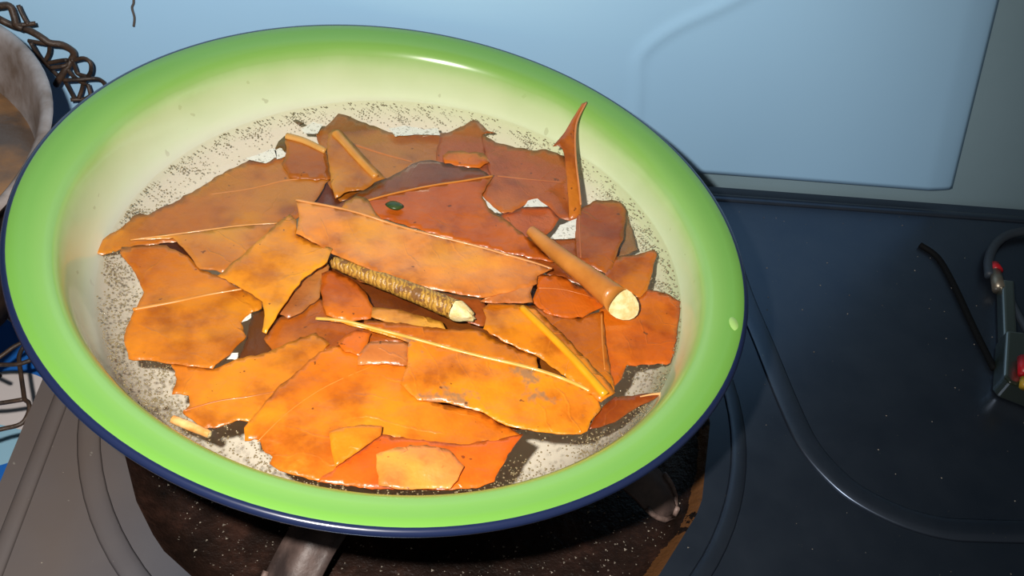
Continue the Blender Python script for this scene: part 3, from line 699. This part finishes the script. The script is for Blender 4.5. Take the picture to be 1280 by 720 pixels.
# crumbs of burnt food
def crumbs():
    vs, fs = [], []
    def add(p, s):
        b0 = len(vs)
        for d in ((1, 0, 0), (-.5, .8, 0), (-.5, -.8, 0), (0, 0, .9)):
            vs.append(p + Vector(d) * s * random.uniform(.6, 1.3))
        fs.extend([(b0, b0 + 1, b0 + 3), (b0 + 1, b0 + 2, b0 + 3), (b0 + 2, b0, b0 + 3), (b0, b0 + 2, b0 + 1)])
    for _ in range(2600):
        a = random.uniform(0, 6.283); r = .155 * math.sqrt(random.random())
        if r < .05: continue
        z = -.0128 + (.0013 * (r - .11) / .035 if r < .145 else .0013 + (r - .145) * .36)
        add(oc + Vector((r * math.cos(a), r * math.sin(a), z)), random.choice((.0003, .0004, .0005, .0008)))
    for _ in range(260):
        x = random.uniform(XL + .02, .45); y = random.uniform(-.16, YB - .02)
        if math.hypot(x - BX, y - BY) < BR + .003: continue
        add(Vector((x, y, ZS + .0001)), random.choice((.00025, .0003, .0004, .0006)))
    o = link('crumbs', vs, fs, M_crumb, stove, smooth=False); tag(o, 'burnt food crumbs and specks strewn over the stove top', kind='stuff')
crumbs()

# ------------------------------------------------------------------ pot at the left
M_alu = noisy('worn_grey_aluminium', (176, 168, 168), (122, 106, 96), 46, .45, .5, .3, metal=.2)
M_soot = noisy('sooty_brown_pot_outside', (44, 32, 26), (78, 58, 46), 40, .6, .4, .4)
PC = Vector((-.3285, .026, 0)); PR = .1525
pot = empty('cooking_pot', (PC.x, PC.y, -.098)); tag(pot, 'worn grey aluminium pot with brown food remains on the wire net', 'pot')
pin_ = [(PR, -.006), (PR - .001, -.0045), (PR - .004, -.0045), (PR - .0065, -.007), (PR - .008, -.014), (PR - .013, -.035), (PR - .019, -.055), (PR - .032, -.072), (PR - .05, -.080), (0, -.082)]
a, b = lathe(pin_, 96); link('inner_wall', [Vector(p) + PC for p in a], b, M_alu, pot, origin=PC)
pou = [(PR, -.006), (PR - .001, -.009), (PR - .0045, -.011), (PR - .006, -.03), (PR - .011, -.062), (PR - .02, -.086), (PR - .034, -.095), (0, -.097)]
a, b = lathe(pou, 96); link('outer_wall', [Vector(p) + PC for p in a], b, M_soot, pot, origin=PC)
M_food = noisy('brown_stew_remains', (84, 68, 56), (158, 112, 62), 26, .3, .5, .8, lo=.42, hi=.72)
def food():
    vs, fs = [], []; n, m = 72, 14
    for i in range(m + 1):
        for k in range(n):
            a = 2 * math.pi * k / n; r = (PR - .0125) * i / m
            if i == m: r += .002 * noise.noise(Vector((math.cos(a) * 5, math.sin(a) * 5, 1)))
            x, y = r * math.cos(a), r * math.sin(a)
            vs.append(PC + Vector((x, y, -.0405 + (.004 * noise.noise(Vector((x * 40, y * 40, 0))) if i < m else -.001))))
    for i in range(m):
        for k in range(n):
            l_ = (k + 1) % n; fs.append((i * n + k, (i + 1) * n + k, (i + 1) * n + l_, i * n + l_))
    return vs, fs
a, b = food(); link('food_remains', a, b, M_food, pot, origin=PC)

# ------------------------------------------------------------------ wire net under and behind the pot
net = empty('wire_net', (-.30, .06, -.12)); tag(net, 'crumpled rusty hexagonal wire net between the pot and the wall', 'wire net')
S = 5.3333
up_w = [[(-30, 42), (0, 40), (65, 40), (95, 110), (110, 165), (150, 190)], [(120, 33), (155, 110), (188, 165)], [(85, 162), (150, 165), (238, 155)],
        [(-30, 110), (0, 130), (90, 172), (180, 195), (270, 245), (330, 285), (410, 297), (470, 330), (492, 365), (470, 410), (440, 460), (400, 520), (375, 565)],
        [(190, 272), (300, 290), (400, 300)], [(205, 285), (250, 360), (290, 410), (340, 460), (385, 505)], [(330, 292), (328, 350), (300, 405)],
        [(318, 420), (400, 405), (445, 400)], [(335, 452), (425, 440), (455, 425)], [(478, 395), (500, 450), (520, 492), (592, 512)],
        [(495, 402), (560, 388), (602, 420), (607, 470), (590, 505), (560, 545), (545, 600), (525, 655)], [(425, 535), (520, 530), (620, 523), (672, 535), (703, 578), (660, 615)],
        [(428, 532), (460, 590), (495, 655)], [(585, 560), (600, 612), (606, 645)], [(450, 460), (480, 500), (530, 540), (570, 560)], [(470, 665), (560, 660), (600, 640)]]
for i, w_ in enumerate(up_w):
    pts = [PY(x / S, y / S, .170 + .003 * math.sin(i * 2.1 + k)) for k, (x, y) in enumerate(w_)]
    r_ = .0021 if i in (3, 0) else .0013
    a, b = tube(spline(pts, 4), r_, 7); link('wire', a, b, M_wire, net)
lo_w = [[(40, 424), (34, 426), (18, 433), (0, 446), (-20, 456)], [(52, 444), (46, 447), (24, 455), (0, 456), (-20, 458)], [(38, 418), (34, 427), (24, 444), (26, 466), (29, 487), (31, 499), (36, 504), (36, 515), (26, 530), (0, 537), (-25, 545)], [(31, 499), (0, 504), (-20, 505)]]
for i, w_ in enumerate(lo_w):
    pts = [P(x, y, -.150 + .002 * math.sin(i + k)) for k, (x, y) in enumerate(w_)]
    a, b = tube(spline(pts, 4), .0013, 7); link('wire', a, b, M_wire, net)
# the flat part on which the pot rests
hexw = .028; zn = -.1000
done = set()
for i in range(-6, 7):
    for j in range(-6, 7):
        cx_ = -.335 + i * hexw * .866; cy_ = .03 + j * hexw + (hexw / 2 if i % 2 else 0)
        if abs(cx_ + .345) > .092 or abs(cy_ - .03) > .105: continue
        for k in range(6):
            a0, a1 = math.radians(60 * k), math.radians(60 * (k + 1)); R_ = hexw / math.sqrt(3)
            p0 = Vector((cx_ + R_ * math.cos(a0), cy_ + R_ * math.sin(a0), zn)); p1 = Vector((cx_ + R_ * math.cos(a1), cy_ + R_ * math.sin(a1), zn))
            key = tuple(round(v_, 3) for v_ in ((p0 + p1) / 2)[:2])
            if key in done: continue
            done.add(key); a, b = tube([p0, p1], .0012, 5); link('wire', a, b, M_wire, net)
# links from the flat part up to the curled rim and down to the loose edge
for p0, p1 in (((-.250, .120, zn), (-.232, .160, -.075)), ((-.262, .125, zn), (-.255, .167, -.06)), ((-.246, .03, zn), (-.222, .04, -.148)), ((-.248, -.01, zn), (-.224, .005, -.149))):
    a, b = tube(spline([p0, (Vector(p0) + Vector(p1)) / 2 + Vector((.006, 0, -.004)), p1], 4), .0013, 7); link('wire', a, b, M_wire, net)
st = empty('iron_stand', (-.345, .03, ZT)); tag(st, 'low round iron stand holding up the wire net and pot', 'stand')
rp = [(-.345 + .085 * math.cos(k * math.pi / 20), .03 + .085 * math.sin(k * math.pi / 20), -.1052) for k in range(40)]
a, b = tube(rp, .004, 8, closed=True); link('ring', a, b, M_iron, st)
for t_ in (90, 200, 320):
    x, y = -.345 + .085 * math.cos(math.radians(t_)), .03 + .085 * math.sin(math.radians(t_))
    a, b = tube([(x, y, ZT), (x, y, -.106)], .004, 8); link('leg', a, b, M_iron, st)

# ------------------------------------------------------------------ dim plastic lighter at the right
M_clear = mat('shade_toned_translucent_green_plastic', (38, 46, 32), .3, .4); N(M_clear).b.inputs['Transmission Weight'].default_value = .35  # plastic colour darkened to stand in for the weak light at this end
M_red = mat('red_plastic', (190, 24, 36), .35); M_grey = mat('grey_tube', (56, 64, 74), .5, .4); M_metal = mat('worn_metal_tip', (150, 140, 125), .35, metal=.7)
M_black = mat('black_rubber', (7, 7, 8), .8, .2); M_yel = mat('yellow_plastic', (190, 150, 40), .4)
lt = empty('utility_lighter', P(1262, 490, ZS)); tag(lt, 'dim translucent plastic lighter with red tips and grey tube on stove', 'lighter')
def onst(px, py, dz=0): return P(px, py, ZS + dz)
def slab(name, pxs, z0, z1, m):
    n = len(pxs); vs = [P(x, y, ZS + z0) for x, y in pxs]; t_ = [Vector((v_.x, v_.y, ZS + z1)) for v_ in vs]
    fs = [tuple(range(n)), tuple(reversed(range(n, 2 * n)))] + [(i, n + i, n + (i + 1) % n, (i + 1) % n) for i in range(n)]
    o = link(name, vs + t_, fs, m, lt, smooth=False); bevel(o, .002, 3); return o
slab('body', [(1239, 488), (1246, 497), (1296, 516), (1306, 450), (1262, 434), (1243, 432)], .0003, .016, M_clear)
slab('neck', [(1246, 434), (1263, 437), (1260, 362), (1244, 360)], .0005, .010, M_clear)
a, b = tube([onst(1249, 362, .006), onst(1244, 340, .006)], [.0045, .0038], 12); link('metal_tip', a, b, M_metal, lt)
a, b = tube([onst(1246, 339, .0065), onst(1243, 330, .0065)], [.0042, .003], 12); link('red_cap', a, b, M_red, lt)
a, b = tube(spline([onst(1237, 345, .005), onst(1236, 325, .005), onst(1244, 306, .005), onst(1260, 294, .005), onst(1285, 289, .005), onst(1310, 292, .005)], 6), .0034, 10); link('tube', a, b, M_grey, lt)
a, b = tube(spline([onst(1257, 360, .006), onst(1268, 385, .006), onst(1283, 412, .006), onst(1300, 440, .006)], 6), .0026, 10); link('tube', a, b, M_grey, lt)
a, b = tube([onst(1279, 448, .019), onst(1280, 468, .019)], .0035, 10); link('red_button', a, b, M_red, lt)
a, b = tube([onst(1281, 474, .0185), onst(1280, 484, .0185)], .0028, 10); link('yellow_button', a, b, M_yel, lt)
a, b = tube(spline([onst(1150, 306, .0015), onst(1172, 322, .0015), onst(1192, 356, .0015), onst(1218, 412, .0015), onst(1243, 462, .0015)], 6), .0022, 8)
cd = link('cord', a, b, M_black); tag(cd, 'thin black cord lying on the stove beside the plastic lighter', 'cord')

# thread of soot on the wall
a, b = tube(spline([PY(166, -12, YW - .007), PY(167, 3, YW - .0075), PY(165, 10, YW - .007), PY(168, 22, YW - .007), PY(167, 33, YW - .0072)], 5), [.0007] * 21, 6)
th = link('soot_thread', a, b, mat('soot', (96, 88, 84), .8)); tag(th, 'short dark sooty thread hanging on the pale blue sheet', 'thread')
